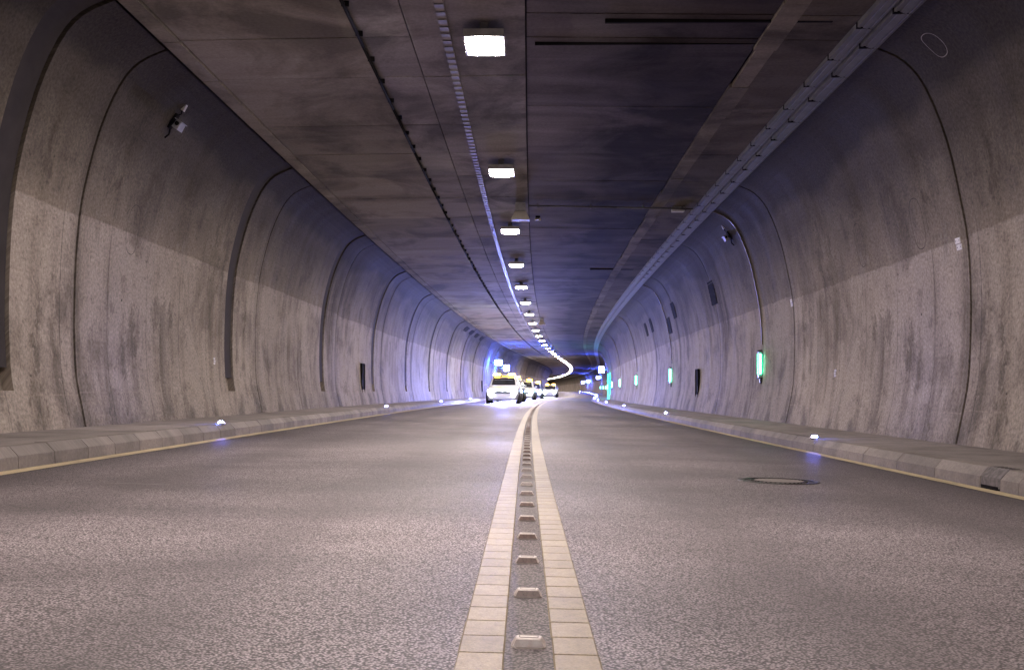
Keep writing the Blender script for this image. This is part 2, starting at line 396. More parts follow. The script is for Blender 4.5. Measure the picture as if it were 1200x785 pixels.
# ------------------------------------------------------------------ shell behind the lining, road, pavements
out_prof = [(-5.40, -.05)] + [(p[0] - .14, p[1] + (.10 if p[1] > 4.6 else 0)) for p in PL] + [(-4.3, 5.06), (0, 5.10), (4.0, 5.06)] + [(p[0] + .14, p[1] + (.10 if p[1] > 4.6 else 0)) for p in reversed(PR)] + [(5.2, -.25)]
tag(sweep('tunnel_shell', out_prof, srange(S_BACK, S_END, 6), M['shell']), kind='structure')
tag(sweep('ground', [(-9, -.6), (9, -.9)], srange(S_BACK - 5, S_END, 8), M['shell']), kind='structure')
LL, RL = -3.909, 3.627
def road_z(d): return rz(d)
rp = [(d, road_z(d)) for d in (-4.2, -2, 0, 2, 3.95)]
road = bpy.data.objects.new('road', None)
def sheet(name, d0, d1, s0, s1, dz, mat, parent=None, step=1.5, nd=1):
    prof = [(d0 + (d1 - d0) * i / nd, rz(d0 + (d1 - d0) * i / nd) + dz) for i in range(nd + 1)]
    v, uv, f = [], [], []; n = nd + 1; ss = srange(s0, s1, step)
    for s in ss:
        for d, z in prof: v.append(P(s, d, z)); uv.append((s, d))
    for i in range(len(ss) - 1):
        for j in range(nd): f.append((i * n + j, i * n + j + 1, (i + 1) * n + j + 1, (i + 1) * n + j))
    return mesh(name, v, f, mat, parent, uv)
road = tag(sheet('road', -4.2, 3.95, S_BACK, S_END, 0, M['asphalt'], None, 1.5, 4), kind='structure')
sheet('edge_line', LL - .072, LL + .075, S_BACK, S_END, .004, M['yellow_edge'], road)['label'] = 'thin yellow edge line beside the left kerb'
sheet('edge_line', RL - .06, RL + .07, S_BACK, S_END, .004, M['yellow_edge'], road)['label'] = 'worn yellow edge line beside the right kerb'
# ribbed centre lines: raised thermoplastic bars with open grooves between them
PITCH, BAR0 = .2065, 1.62
def bar(mb, s, d0, d1, h=.0055, g=.009):
    a, b = s + g * .5 + R.uniform(-.003, .003), s + PITCH - g * .5; e = .004
    n = len(mb.v)
    j = [R.uniform(-.0015, .0015) for _ in range(4)]
    if d1 < 0: a, b = s + .002 + R.uniform(-.0015, .0015), s + PITCH - .002
    for k, (ss, dd, zz) in enumerate(((a, d0 + j[0], .001), (a, d1 + j[1], .001), (b, d1 + j[2], .001), (b, d0 + j[3], .001), (a + e, d0 + e, h), (a + e, d1 - e, h), (b - e, d1 - e, h), (b - e, d0 + e, h))):
        mb.v.append(P(ss, dd, rz(dd) + zz)); mb.uv.append((ss, dd))
    mb.f += [tuple(n + i for i in q) for q in ((4, 5, 6, 7), (0, 1, 5, 4), (1, 2, 6, 5), (2, 3, 7, 6), (3, 0, 4, 7))]
for d0, d1, side in ((-.187, -.063, 'left'), (.066, .189, 'right')):
    line = sheet('centre_line', d0 + .006, d1 - .006, S_BACK, S_END, .0025, mk_paint('yellow_groove_' + side, (.34, .27, .185) if side == 'left' else (.20, .15, .10), (.12, .10, .08)), road)
    line['label'] = 'ribbed yellow centre line on the %s of the studs' % side
    i = 0
    while BAR0 + i * PITCH < 16:
        mb = MB(); bar(mb, BAR0 + i * PITCH, d0, d1); mb.build('line_bar', M['yellow'], line); i += 1
    mb = MB()
    while BAR0 + i * PITCH < 70:
        bar(mb, BAR0 + i * PITCH, d0, d1); i += 1
    tag(mb.build('far_line_bars', M['yellow'], line), kind='stuff')
    mb = sheet('far_line_paint', d0, d1, 70, S_END, .006, M['yellow'], line)

def kerbstone(mb, s0, s1, da, db, z0, ztop_a, ztop_b, ch=.07, gap=.006):
    s0 += gap; s1 -= gap; sg = 1 if db > da else -1
    prof = [(da, z0), (da + sg * .006, ztop_a - .006), (da + sg * .014, ztop_a + .004), (da + sg * ch, ztop_b - .006), (da + sg * (ch + .01), ztop_b), (db, ztop_b), (db, z0)]
    n = len(mb.v); m = len(prof)
    for s in (s0, s1):
        for d, z in prof: mb.v.append(P(s, d, z)); mb.uv.append((s, d + z))
    for j in range(m - 1): mb.f.append((n + j, n + j + 1, n + m + j + 1, n + m + j))
    mb.f += [tuple(n + j for j in range(m)), tuple(n + m + j for j in reversed(range(m)))]
for side, da, db, za, zb, ln, s_first in (('left', -3.99, -4.17, .200, .270, .725, -2.2), ('right', 3.72, 3.90, .014, .084, 1.02, -2.1)):
    z0 = rz(da) - .02
    q_ = .02 if side == 'right' else -.02
    kb = sweep('kerb', [(da + q_, z0), (da + q_ * 1.2, za - .02), (da + q_ * 4, zb - .015), (db, zb - .015), (db, z0)], srange(S_BACK, S_END, 3), M['shell'])
    tag(kb, kind='structure'); kb['label'] = 'row of pale kerbstones along the %s edge of the road' % side
    s = s_first
    def place_stones(a, b):
        mb = MB(); kerbstone(mb, a, b, da, db, z0, za + R.uniform(-.003, .003), zb + R.uniform(-.002, .002)); mb.build('kerbstone', M['kerb'], kb)
    while s < 36:
        e = s + ln * R.uniform(.9, 1.1)
        if side == 'right':
            if s < 8.27 < e: e = 8.27
            if abs(s - 8.27) < .01:
                # cast gully inlet set into the kerb line
                g = MB(); kerbstone(g, 8.27, 8.66, da + .004, db, z0 + .035, za + .004, zb + .004)
                gi = g.build('gully_inlet', mk_plain('gully_concrete', (.15, .135, .135), .8, 0, .4, 20, .15), kb); gi['label'] = 'dark grey drain inlet block set into the right kerb'
                MB().pbox(8.31, 8.62, da - .004, da + .03, z0 + .005, z0 + .05).build('inlet_mouth', M['dark'], gi)
                gr = MB()
                for q in range(5): gr.pbox(8.30 + q * .072, 8.31 + q * .072, da + .09, db - .01, zb - .015, zb + .0065)
                gr.build('inlet_rib', M['cover'], gi); s = 8.66; continue
        place_stones(s, e); s = e
    mb = MB()
    while s < 150: kerbstone(mb, s, s + ln, da, db, z0, za, zb, gap=.008); s += ln
    while s < S_END: kerbstone(mb, s, s + 4, da, db, z0, za, zb, gap=0); s += 4
    while s_first > S_BACK: kerbstone(mb, s_first - ln, s_first, da, db, z0, za, zb); s_first -= ln
    tag(mb.build('far_kerbstones', M['kerb'], kb), kind='stuff')
for side, da, db, za, zb, ln in (('left', -4.182, -5.47, .262, .266, 1.9), ('right', 3.912, 5.22, .076, .066, 2.1)):
    pv = sweep('pavement', [(da, za - .03), (db, zb - .03)], srange(S_BACK, S_END, 3), M['shell']); tag(pv, kind='structure')
    pv['label'] = 'narrow concrete walkway at the foot of the %s wall' % side
    s = S_BACK
    while s < S_END:
        L_ = ln * R.uniform(.9, 1.1) if s < 46 else 7.0
        mb = MB(); g = .006
        n0 = 0; o = R.uniform(-.003, .003)
        for ss in (s + g, s + L_ - g):
            for d, z in ((da, za - .04), (da, za + o), (db, zb + o), (db, zb - .04)): mb.v.append(P(ss, d, z)); mb.uv.append((ss, d))
        mb.f = [(0, 1, 5, 4), (1, 2, 6, 5), (2, 3, 7, 6), (0, 3, 2, 1), (4, 5, 6, 7)]
        mb.build('paving_slab', M['pave'], pv); s += L_

# ------------------------------------------------------------------ tunnel walls: concrete lining blocks with joints
BLK = 8.95
SLOT_A, SLOT_B, SLOT_Z, COVER_Z = 6.68, 7.24, .71, 1.0
def norm_at(prof, i):
    a, b = prof[max(i - 1, 0)], prof[min(i + 1, len(prof) - 1)]
    tx, tz = b[0] - a[0], b[1] - a[1]; l = math.hypot(tx, tz)
    return (tz / l, -tx / l)                # points to +d side
def make_block(side, s0, s1, parent, detail):
    prof, LN = (PROF_L, LEN_L) if side == 'left' else (PROF_R, LEN_R)
    sg = -1 if side == 'left' else 1        # outward = into the rock
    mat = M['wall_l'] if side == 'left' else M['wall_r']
    g = .030; a, b = s0 + g, s1 - g
    cols = [a] + ([a + 2.2, a + 4.4] if detail else [(a + b) / 2]) + [b]
    slot = side == 'left'
    if slot: cols = sorted(cols + [s0 + SLOT_A, s0 + SLOT_B])
    if slot and not detail: cols = [a, s0 + SLOT_A, s0 + SLOT_B, b]
    n = len(prof); v, uv, f = [], [], []
    def add(s, i, depth):
        nx, nz = norm_at(prof, i)
        if side == 'left': nx, nz = -nx, -nz
        v.append(P(s, prof[i][0] + nx * depth, prof[i][1] + nz * depth)); uv.append((s, LN[i] + depth)); return len(v) - 1
    grid = [[add(s, i, 0) for i in range(n)] for s in cols]
    i_slot = min(range(n), key=lambda i: abs(prof[i][1] - SLOT_Z)); i_cov = min(range(n), key=lambda i: abs(prof[i][1] - COVER_Z))
    for c in range(len(cols) - 1):
        is_slot = slot and abs(cols[c] - (s0 + SLOT_A)) < 1e-6
        for i in range(n - 1):
            if is_slot and i >= i_slot: continue
            f.append((grid[c][i], grid[c][i + 1], grid[c + 1][i + 1], grid[c + 1][i]))
    for c in (0, len(cols) - 1):            # end faces running back into the joint
        back = [add(cols[c], i, .13) for i in range(n)]
        for i in range(n - 1): f.append((grid[c][i], back[i], back[i + 1], grid[c][i + 1]))
    if slot:
        ca, cb = cols.index(s0 + SLOT_A), cols.index(s0 + SLOT_B); D = .12
        ba = [add(cols[ca], i, D) for i in range(i_slot, n)]; bb = [add(cols[cb], i, D) for i in range(i_slot, n)]
        for q in range(len(ba) - 1):
            i = i_slot + q
            f += [(grid[ca][i], grid[ca][i + 1], ba[q + 1], ba[q]), (grid[cb][i], bb[q], bb[q + 1], grid[cb][i + 1]), (ba[q], ba[q + 1], bb[q + 1], bb[q])]
        f.append((grid[ca][i_slot], ba[0], bb[0], grid[cb][i_slot]))
    o = mesh('lining_block', v, f, mat, parent, uv, False)
    if slot:
        cv, cf = [], []; s_a, s_b = s0 + SLOT_A + .01, s0 + SLOT_B - .05
        for i in range(i_cov, n):
            nx, nz = norm_at(prof, i); nx, nz = -nx, -nz
            for ss, dep in ((s_a, .022), (s_b, .022), (s_b, .10), (s_a, .10)): cv.append(P(ss, prof[i][0] + nx * dep, prof[i][1] + nz * dep))
        m = n - i_cov
        for q in range(m - 1):
            for j in range(4):
                cf.append((q * 4 + j, q * 4 + (j + 1) % 4, q * 4 + 4 + (j + 1) % 4, q * 4 + 4 + j))
        cf.append((0, 1, 2, 3))
        mesh('duct_cover', cv, cf, M['cover'], o)
    return o
def seam_ring(side, block, s_c, z_c, hs, ht, mat='seam', partial=1.0):
    """thin oval outline left in the concrete by a shuttering port"""
    prof, LN = (PROF_L, LEN_L) if side == 'left' else (PROF_R, LEN_R)
    tc = t_of_z(prof, LN, z_c); v, f = [], []; N = 28; K = int(N * partial)
    def pt(ds, dt):
        t = max(0.01, min(LN[-1] - .01, tc + dt)); i = 0
        while LN[i + 1] < t: i += 1
        fr = (t - LN[i]) / (LN[i + 1] - LN[i]); nx, nz = norm_at(prof, i)
        if side == 'left': nx, nz = -nx, -nz
        d = prof[i][0] + (prof[i + 1][0] - prof[i][0]) * fr - nx * .0025; z = prof[i][1] + (prof[i + 1][1] - prof[i][1]) * fr - nz * .0025
        return P(s_c + ds, d, z)
    for q in range(K + 1):
        an = 2 * math.pi * q / N
        cx, sx = math.cos(an), math.sin(an)
        e = .62 if abs(cx) > 0 else 1
        ux = math.copysign(abs(cx) ** .8, cx); uz = math.copysign(abs(sx) ** .8, sx)
        for r in (1.0, 1.0 + .009 / hs): v.append(pt(ux * hs * r, uz * ht * (1 + (r - 1) * hs / ht)))
    for q in range(K): f.append((2 * q, 2 * q + 1, 2 * q + 3, 2 * q + 2))
    mesh('port_seam', v, f, M[mat], block)
walls = {}
for side, s_j in (('left', 13.07), ('right', 12.95)):
    root = bpy.data.objects.new('tunnel_wall', None); C.objects.link(root); walls[side] = root
    root.location = (0, 0, 0)
    tag(root, 'curved concrete %s wall of the tunnel, pale below and sooty and painted darker above' % side + (', with sunken duct slots' if side == 'left' else ', carrying the green lights'), 'wall')
    k = int((S_BACK - s_j) // BLK)
    while s_j + k * BLK < S_END:
        a = s_j + k * BLK
        o = make_block(side, a, a + BLK, root, a < 130)
        if -5 < a < 66:
            hi = 4.35 if side == 'right' else 4.42
            for ds, z, hs, ht in ((1.35, hi, .33, .36), (1.6, 2.95, .22, .34), (4.0, 3.0, .2, .34), (6.0, 3.05, .3, .34)):
                if side == 'left' and ds > 5.9: continue
                if R.random() < .45: continue
                pale = side == 'right' and ds < 2 and z > 4 and R.random() < .5
                seam_ring(side, o, a + ds + R.uniform(-.2, .2), z, hs, ht, 'seampale' if pale else 'seam', R.choice([1, 1, .8, .6]))
        k += 1
# the pale D shaped outline and the dark oval above the right walkway
seam_ring('right', list(walls['right'].children)[-1], 12.1, 4.62, .16, .17, 'seampale', 1.0)

# ------------------------------------------------------------------ ceiling slabs
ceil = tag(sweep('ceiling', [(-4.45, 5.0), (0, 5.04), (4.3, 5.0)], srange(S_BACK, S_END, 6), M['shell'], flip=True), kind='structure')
def cz(d): return 4.955 - .0125 * abs(d)
def slab(s0, s1, d0, d1, mat, drop=0.0, name='ceiling_slab', gap=.012, jag=0.0):
    mb = MB(); n = 0
    ss = srange(s0 + gap, s1 - gap, 3.0)
    j0, j1 = R.uniform(-jag, jag), R.uniform(-jag, jag)
    dz = R.uniform(-.004, .004)
    for s in ss:
        for d, z in ((d0 + j0, .05), (d0 + j0, -drop + dz), (d1 + j1, -drop + dz), (d1 + j1, .05)):
            mb.v.append(P(s, d, cz(d) + z)); mb.uv.append((s, d))
    m = len(ss)
    for i in range(m - 1):
        for j in range(3): mb.f.append((i * 4 + j, i * 4 + 4 + j, i * 4 + 5 + j, i * 4 + 1 + j))
    mb.f += [(0, 1, 2, 3), (m * 4 - 1, m * 4 - 2, m * 4 - 3, m * 4 - 4)]
    return mb.build(name, mat, ceil)
left_cuts = [6.2, 8.0, 9.6, 11.1, 12.74, 14.42, 17.1, 19.2, 21.3, 23.7, 26.5, 29.8, 32.5, 35.9, 39, 42.4, 46]
right_cuts = [5.9, 8.2, 10.2, 12.05, 12.92, 16.15, 19.4, 22.0, 24.4, 26.3, 28.6, 31.2, 34.3, 37.8, 41.5, 46]
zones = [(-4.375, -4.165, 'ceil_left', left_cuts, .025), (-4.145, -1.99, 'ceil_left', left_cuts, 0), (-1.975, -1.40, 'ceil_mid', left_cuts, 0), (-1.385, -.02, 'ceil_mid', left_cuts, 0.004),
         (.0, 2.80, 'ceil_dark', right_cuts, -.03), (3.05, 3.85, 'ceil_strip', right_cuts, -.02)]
for d0, d1, m, cuts, drop in zones:
    slab(S_BACK, cuts[0], d0, d1, M[m], drop)
    for a, b in zip(cuts, cuts[1:]):
        wide = .03 if (m in ('ceil_dark',) and (abs(a - 12.05) < .01 or abs(a - 37.8) < .01)) else .013
        slab(a, b, d0, d1, M[m], drop, gap=wide)
    s = cuts[-1]
    while s < S_END:
        e = s + 9.0; slab(s, e, d0, d1, M[m], drop, gap=.012); s = e
s = 5.0
while s < S_END:
    e = s + (1.65 if s < 60 else 12.0); slab(s, e, 2.82, 3.06, M['ceil_light'], .012 + R.uniform(0, .006), 'ceiling_strip', .004, .022 if s < 60 else .0); s = e
slab(S_BACK, 5.0, 2.82, 3.06, M['ceil_light'], .012, 'ceiling_strip')
# dark expansion slots across the right half
for sa, d0, d1, hw in ((12.25, .9, 3.50, .020), (13.10, .1, 3.7, .006), (38.1, 2.0, 3.5, .09), (30.5, 2.9, 3.7, .03)):
    MB().pbox(sa - hw, sa + hw, d0, d1, 4.925 if hw > .01 else 4.94, 4.985).build('expansion_slot', M['dark'], ceil)

# ceiling services
def rod(root, name, pts, r, mat, n=6):
    mb = MB()
    for a, b in zip(pts, pts[1:]): mb.cyl(a, b, r, n, cap=True)
    return mb.build(name, mat, root, True)
root = empty('ceiling_pipe', 6, -1.985, 4.86, label='thin dark pipe clipped along the ceiling left of the lamps', cat='pipe')
root.rotation_euler = (0, 0, 0); root.location = (0, 0, 0)
rod(root, 'pipe', [P(s, -1.985, 4.885) for s in srange(4, 120, 3)], .022, M['dark'])
for i in range(60):
    s = 6.5 + i * 1.0
    mb = MB(); mb.pbox(s - .012, s + .012, -2.01, -1.925, 4.872, 4.93)
    mb.build('clamp', M['dark'], root)
root = bpy.data.objects.new('cable_duct', None); C.objects.link(root)
tag(root, 'pale flat cable duct with rungs running beside the ceiling lamps', 'cable duct')
s = 4.0
while s < 46:
    e = s + 1.5
    MB().pbox(s + .004, e - .004, -1.0, -.905, 4.90, 4.946).build('duct_length', M['duct'], root); s = e
mb = MB()
for sa in srange(46, S_END, 4)[:-1]: mb.pbox(sa, sa + (S_END - 46) / len(srange(46, S_END, 4)[:-1]), -1.0, -.905, 4.90, 4.946)
mb.build('far_duct', M['duct'], root)
mb = MB(); s = 6.0
while s < 60:
    mb.pbox(s, s + .10 + R.uniform(0, .03), -1.004, -.901, 4.885, 4.902); s += .25
tag(mb.build('rungs', M['greyplastic'], root), kind='stuff')
rod_root = bpy.data.objects.new('crossing_pipe', None); C.objects.link(rod_root)
tag(rod_root, 'thin grey pipe crossing the right half of the ceiling behind the horn', 'pipe')
rod(rod_root, 'pipe', [P(24.6, .0, 4.90), P(24.75, 2.0, 4.88), P(24.9, 3.75, 4.86)], .020, M['steel'])
for d in (.2, 1.4, 2.6, 3.5): MB().pbox(24.62 + d * .08, 24.68 + d * .08, d - .02, d + .02, 4.86, 4.95).build('clamp', M['steel'], rod_root)

root = bpy.data.objects.new('cable_tray', None); C.objects.link(root)
tag(root, 'long double cable tray of steel covers along the right ceiling corner', 'cable tray')
for d0, d1, z0, z1, off in ((3.785, 3.965, 4.862, 4.845, 13.49 - 1.22 * 12), (3.985, 4.185, 4.815, 4.79, 14.05 - 1.22 * 12)):
    s = off
    def tray_piece(mb, a, b, g):
        prof = [(d0, z0 + .09), (d0, z0), (d0 + .03, z0 - .004), (d0 + .035, z0 + .006), (d0 + .06, z0 + .006 - .003), (d0 + .065, z0 - .006), (d1 - .065, z1 + .002), (d1 - .06, z1 + .012), (d1 - .035, z1 + .011), (d1 - .03, z1), (d1, z1), (d1, z1 + .09)]
        n = len(mb.v); m = len(prof)
        for ss in (a + g, b - g):
            for d, z in prof: mb.v.append(P(ss, d, z)); mb.uv.append((ss, d))
        for j in range(m - 1): mb.f.append((n + j, n + m + j, n + m + j + 1, n + j + 1))
        mb.f += [tuple(n + j for j in range(m)), tuple(n + m + j for j in reversed(range(m)))]
    while s < 70:
        mb = MB(); tray_piece(mb, s, s + 1.22, .012); o = mb.build('tray_cover', M['steel'], root)
        if s < 40:
            br = MB(); br.pbox(s - .025, s + .025, d0 - .004, d1 + .004, min(z0, z1) + .012, z0 + .12); br.build('tray_bracket', M['dark'], o)
        s += 1.22
    mb = MB()
    while s < S_END: tray_piece(mb, s, s + 3.05, .012); s += 3.05
    tag(mb.build('far_tray_covers', M['steel'], root), kind='stuff')
    mb = MB()
    for sa in srange(S_BACK, S_END, 5)[:-1]: mb.pbox(sa, sa + 5.0, d0 + .02, d1 - .02, max(z0, z1) + .02, 4.96)
    mb.build('tray_filling', M['shell'], root)

# ------------------------------------------------------------------ ceiling lamps
def make_lamp(label):
    r = bpy.data.objects.new('ceiling_lamp', None); C.objects.link(r); tag(r, label, 'ceiling lamp', 'ceiling lamps in a row above the centre line')
    b = MB(); W, L, H = .235, .37, .085       # open-bottomed housing, the glass set up inside it
    b.box(-W, W, -L, L, .03, H)
    for x0, x1, y0, y1 in ((-W, -W + .02, -L, L), (W - .02, W, -L, L), (-W + .02, W - .02, -L, -L + .02), (-W + .02, W - .02, L - .02, L)): b.box(x0, x1, y0, y1, -.004, .03)
    b.build('housing', M['lampbody'], r)
    b = MB(); rows = ((1.0, .02), (.97, -.004), (.78, -.026), (.42, -.038))
    for q, z in rows:
        w2, l2 = (W - .023) * q, (L - .023) * q; c = .06 * q
        b.v += [(x, y, z) for x, y in ((-w2 + c, -l2), (w2 - c, -l2), (w2, -l2 + c), (w2, l2 - c), (w2 - c, l2), (-w2 + c, l2), (-w2, l2 - c), (-w2, -l2 + c))]
    for q in range(3):
        for j in range(8): b.f.append((q * 8 + j, q * 8 + 8 + j, q * 8 + 8 + (j + 1) % 8, q * 8 + (j + 1) % 8))
    b.f.append(tuple(24 + j for j in reversed(range(8)))); b.build('lamp_glass', M['lamp'], r)
    for y in (-.25, .25): MB().box(-.05, .05, y - .02, y + .02, H, .20).build('hanger', M['steel'], r)
    return r
lamp0 = None
for k in range(-4, 60):
    s = 12.5275 + .0 + 7.5522 * k
    if k < 0: lab = '%s unseen ceiling lamp towards the camera from the nearest visible one' % nth(-k)
    elif k == 0: lab = 'largest and nearest glowing lamp on the ceiling'
    else: lab = '%s glowing ceiling lamp counted along the row from the nearest' % nth(k + 1)
    if lamp0 is None: o = lamp0 = make_lamp(lab)
    else: o = copy_tree(lamp0); o['label'] = lab
    relocate(o, s, -.492, 4.755)

# ------------------------------------------------------------------ raised studs between the centre lines
def make_stud():
    r = bpy.data.objects.new('road_stud', None); C.objects.link(r); tag(r, 'x', 'road stud', 'raised studs between the yellow centre lines')
    me_v, me_f = [], []
    hw, hl, h = .048, .038, .025
    rings = [(hw, hl, -.004), (hw, hl, .003), (hw * .76, hl * .72, h * .92), (hw * .70, hl * .6, h)]
    for a, b, z in rings:
        c = .012
        for x, y in ((-a + c, -b), (a - c, -b), (a, -b + c), (a, b - c), (a - c, b), (-a + c, b), (-a, b - c), (-a, -b + c)): me_v.append((x, y, z))
    for q in range(3):
        for j in range(8): me_f.append((q * 8 + j, q * 8 + (j + 1) % 8, q * 8 + 8 + (j + 1) % 8, q * 8 + 8 + j))
    me_f.append(tuple(24 + j for j in range(8)))
    mesh('stud_body', me_v, me_f, M['stud'], r)
    for sg in (-1, 1):  # brown plates paint the end faces darker, as shaded under overhead lamps
        ya, yb = sg * (hl + .0012), sg * (hl * .72 + .0022)
        mesh('shade_face', [(-hw * .9, ya, .0035), (hw * .9, ya, .0035), (hw * .72, yb, h * .86), (-hw * .72, yb, h * .86)], [(0, 1, 2, 3) if sg < 0 else (3, 2, 1, 0)], M['face_shade'], r)
    b = MB()
    for x0, x1, y0, y1 in ((-.024, .024, -.016, -.013), (-.024, .024, .013, .016), (-.027, -.024, -.013, .013), (.024, .027, -.013, .013)): b.box(x0, x1, y0, y1, h - .001, h + .0012)
    b.build('rim', M['kerb'], r)
    return r
stud0 = make_stud()
for i in range(76):
    o = stud0 if i == 0 else copy_tree(stud0)
    o['label'] = 'nearest raised grey stud between the yellow lines' if i == 0 else '%s raised stud between the yellow lines counted from the front' % nth(i + 1)
    s = 2.56 + .7465 * i
    relocate(o, s, .002, .001); o.rotation_euler = (0, math.atan(CF), -at(s)[3] + R.uniform(-.03, .03))

# manhole
mh = empty('manhole_cover', 8.80, 2.11, rz(2.11) + .002, math.atan(CF), 'round iron manhole cover with a pale strip, in the right lane', 'manhole cover')
b = MB(); N = 40
for r_, z_ in ((.335, -.002), (.33, .004), (.285, .004), (.285, -.004)):
    for i in range(N):
        t = 2 * math.pi * i / N; b.v.append((r_ * math.cos(t), r_ * math.sin(t), z_))
for q in range(3):
    for i in range(N): j = (i + 1) % N; b.f.append((q * N + i, q * N + j, q * N + N + j, q * N + N + i))
b.build('frame', M['iron'], mh)
b = MB(); b.cyl((0, 0, -.02), (0, 0, .000), .284, N); b.build('cover', M['iron'], mh)
b = MB(); b.cyl((0, 0, .0), (0, 0, .0042), .205, 32); lid = b.build('filling', M['kerb'], mh)
b = MB()
for i in range(36):
    t = 2 * math.pi * i / 36; b.box(.225 * math.cos(t) - .008, .225 * math.cos(t) + .008, .225 * math.sin(t) - .008, .225 * math.sin(t) + .008, .000, .0055)
tag(b.build('rim_knobs', M['iron'], mh), kind='stuff')

# ------------------------------------------------------------------ kerb guide lights
def make_guide():
    r = bpy.data.objects.new('kerb_light', None); C.objects.link(r); tag(r, 'x', 'kerb light', 'x')
    b = MB(); b.box(-.055, .055, -.065, .065, 0, .012, .008); b.build('housing', M['lampbody'], r)
    b = MB(); rings = [(.040, .0125), (.036, .026), (.022, .035)]
    for rr, z in rings:
        for q in range(12): b.v.append((rr * math.cos(q * math.pi / 6), rr * math.sin(q * math.pi / 6), z))
    for i in range(2):
        for q in range(12): b.f.append((i * 12 + q, i * 12 + (q + 1) % 12, i * 12 + 12 + (q + 1) % 12, i * 12 + 12 + q))
    b.f.append(tuple(24 + q for q in range(12))); b.build('dome', M['led'], r)
    return r
g0 = None
for side, d, z, s_first in (('left', -4.085, .270, 14.25), ('right', 3.82, .084, 14.3)):
    for k in range(-1, 19):
        s = s_first + 16.6 * k
        if g0 is None: o = g0 = make_guide()
        else: o = copy_tree(g0)
        o['group'] = 'blue kerb lights along the %s kerb' % side
        o['label'] = ('blue kerb light on the %s kerb beside the camera' % side if k < 0 else 'nearest blue guide light shining on the %s kerb' % side if k == 0 else '%s blue guide light from the front on the %s kerb' % (nth(k + 1), side))
        relocate(o, s, d, z)

# ------------------------------------------------------------------ right wall: green escape lights with their conduits
def make_green():
    r = bpy.data.objects.new('escape_light', None); C.objects.link(r); tag(r, 'x', 'escape light', 'green escape route lights on the right wall')
    b = MB(); b.box(-.10, -.02, -.075, .075, -.30, .30); b.build('housing', M['lampbody'], r)
    b = MB(); b.box(-.116, -.101, -.06, .01, -.22, .24); b.build('front_tube', M['green'], r)
    b = MB(); b.box(-.095, -.035, -.091, -.076, -.22, .24); b.build('side_tube', M['green'], r)
    b = MB(); b.box(-.09, -.06, -.098, -.092, -.215, .235); b.build('bright_tube', M['greenwhite'], r)
    b = MB(); b.box(-.11, -.015, -.085, .085, -.325, -.302); b.box(-.10, -.02, -.07, .07, .302, .33); b.build('end_cap', M['dark'], r)
    b = MB(); b.box(-.06, -.01, -.02, .02, -.44, -.326); b.build('cable_tail', M['iron'], r)
    return r
q0 = None
for k in range(12):
    s = 25.03 + 17.6 * k; dd, lean = on_prof(PROF_R, 1.32)
    if q0 is None: o = q0 = make_green()
    else: o = copy_tree(q0)
    o['label'] = 'nearest green escape light on the right wall' if k == 0 else '%s green escape light along the right wall from the front' % nth(k + 1)
    relocate(o, s, dd, 1.32)
    if k < 6:                               # conduit up the wall, one mesh, kept in the world frame through the parent inverse
        v, f = [], []; zs = [i for i in range(len(PROF_R)) if PROF_R[i][1] > 1.66]
        for i in zs:
            nx, nz = norm_at(PROF_R, i)
            for ds, dep in ((-.022, -.004), (-.022, -.03), (.022, -.03), (.022, -.004)): v.append(P(s + ds, PROF_R[i][0] + nx * dep, PROF_R[i][1] + nz * dep))
        for a in range(len(zs) - 1):
            for j in range(3): f.append((a * 4 + j, a * 4 + j + 1, a * 4 + 5 + j, a * 4 + 4 + j))
        c = mesh('conduit', v, f, mk_plain('conduit_metal', (.17, .14, .10), .5, .3) if k == 0 else bpy.data.materials['conduit_metal'], o)
        bpy.context.view_layer.update(); c.matrix_parent_inverse = o.matrix_world.inverted()

# ventilation panels high on the walls
def panel_thing(name, side, s, z, ws, ht, label, cat, group, proud=.012, slats=6, mat='dark'):
    prof = PROF_L if side == 'left' else PROF_R
    d, lean = on_prof(prof, z)
    o = empty(name, s, d, z, lean, label, cat, group); sg = 1 if side == 'left' else -1      # +x local = road side for left
    b = MB(); x0, x1 = sorted((sg * -.02, sg * proud)); b.box(x0, x1, -ws / 2, ws / 2, -ht / 2, ht / 2)
    b.build('panel', M[mat], o)
    for i in range(slats):
        zz = -ht / 2 + ht * (i + .5) / slats; x0, x1 = sorted((sg * (proud + .001), sg * (proud + .010)))
        MB().box(x0, x1, -ws / 2 + .03, ws / 2 - .03, zz - ht / slats * .32, zz + ht / slats * .12).build('slat', M[mat], o)
    return o
for s, z, lab in ((30.9, 3.5, 'nearest dark louvred panel high on the right wall'), (39.75, 3.65, 'second dark louvred panel on the right wall, upper of a close pair'), (42.0, 3.22, 'third dark louvred panel on the right wall, lower of a close pair'),
                  (48.5, 3.62, 'fourth dark louvred panel along the right wall'), (51.2, 3.58, 'farthest dark louvred panel along the right wall')):
    panel_thing('vent_panel', 'right', s, z, .95, .72 if s < 38 else .62, lab, 'vent panel', 'louvred panels on the right wall')
for i, s in enumerate((69.9, 73.8, 77.9, 82.2)):
    panel_thing('vent_panel', 'left', s, 4.68, 2.1, .5, '%s of four black panels in the upper left corner under the ceiling' % nth(i + 1), 'vent panel', 'black panels below the left ceiling edge', .02, 3, 'dark')
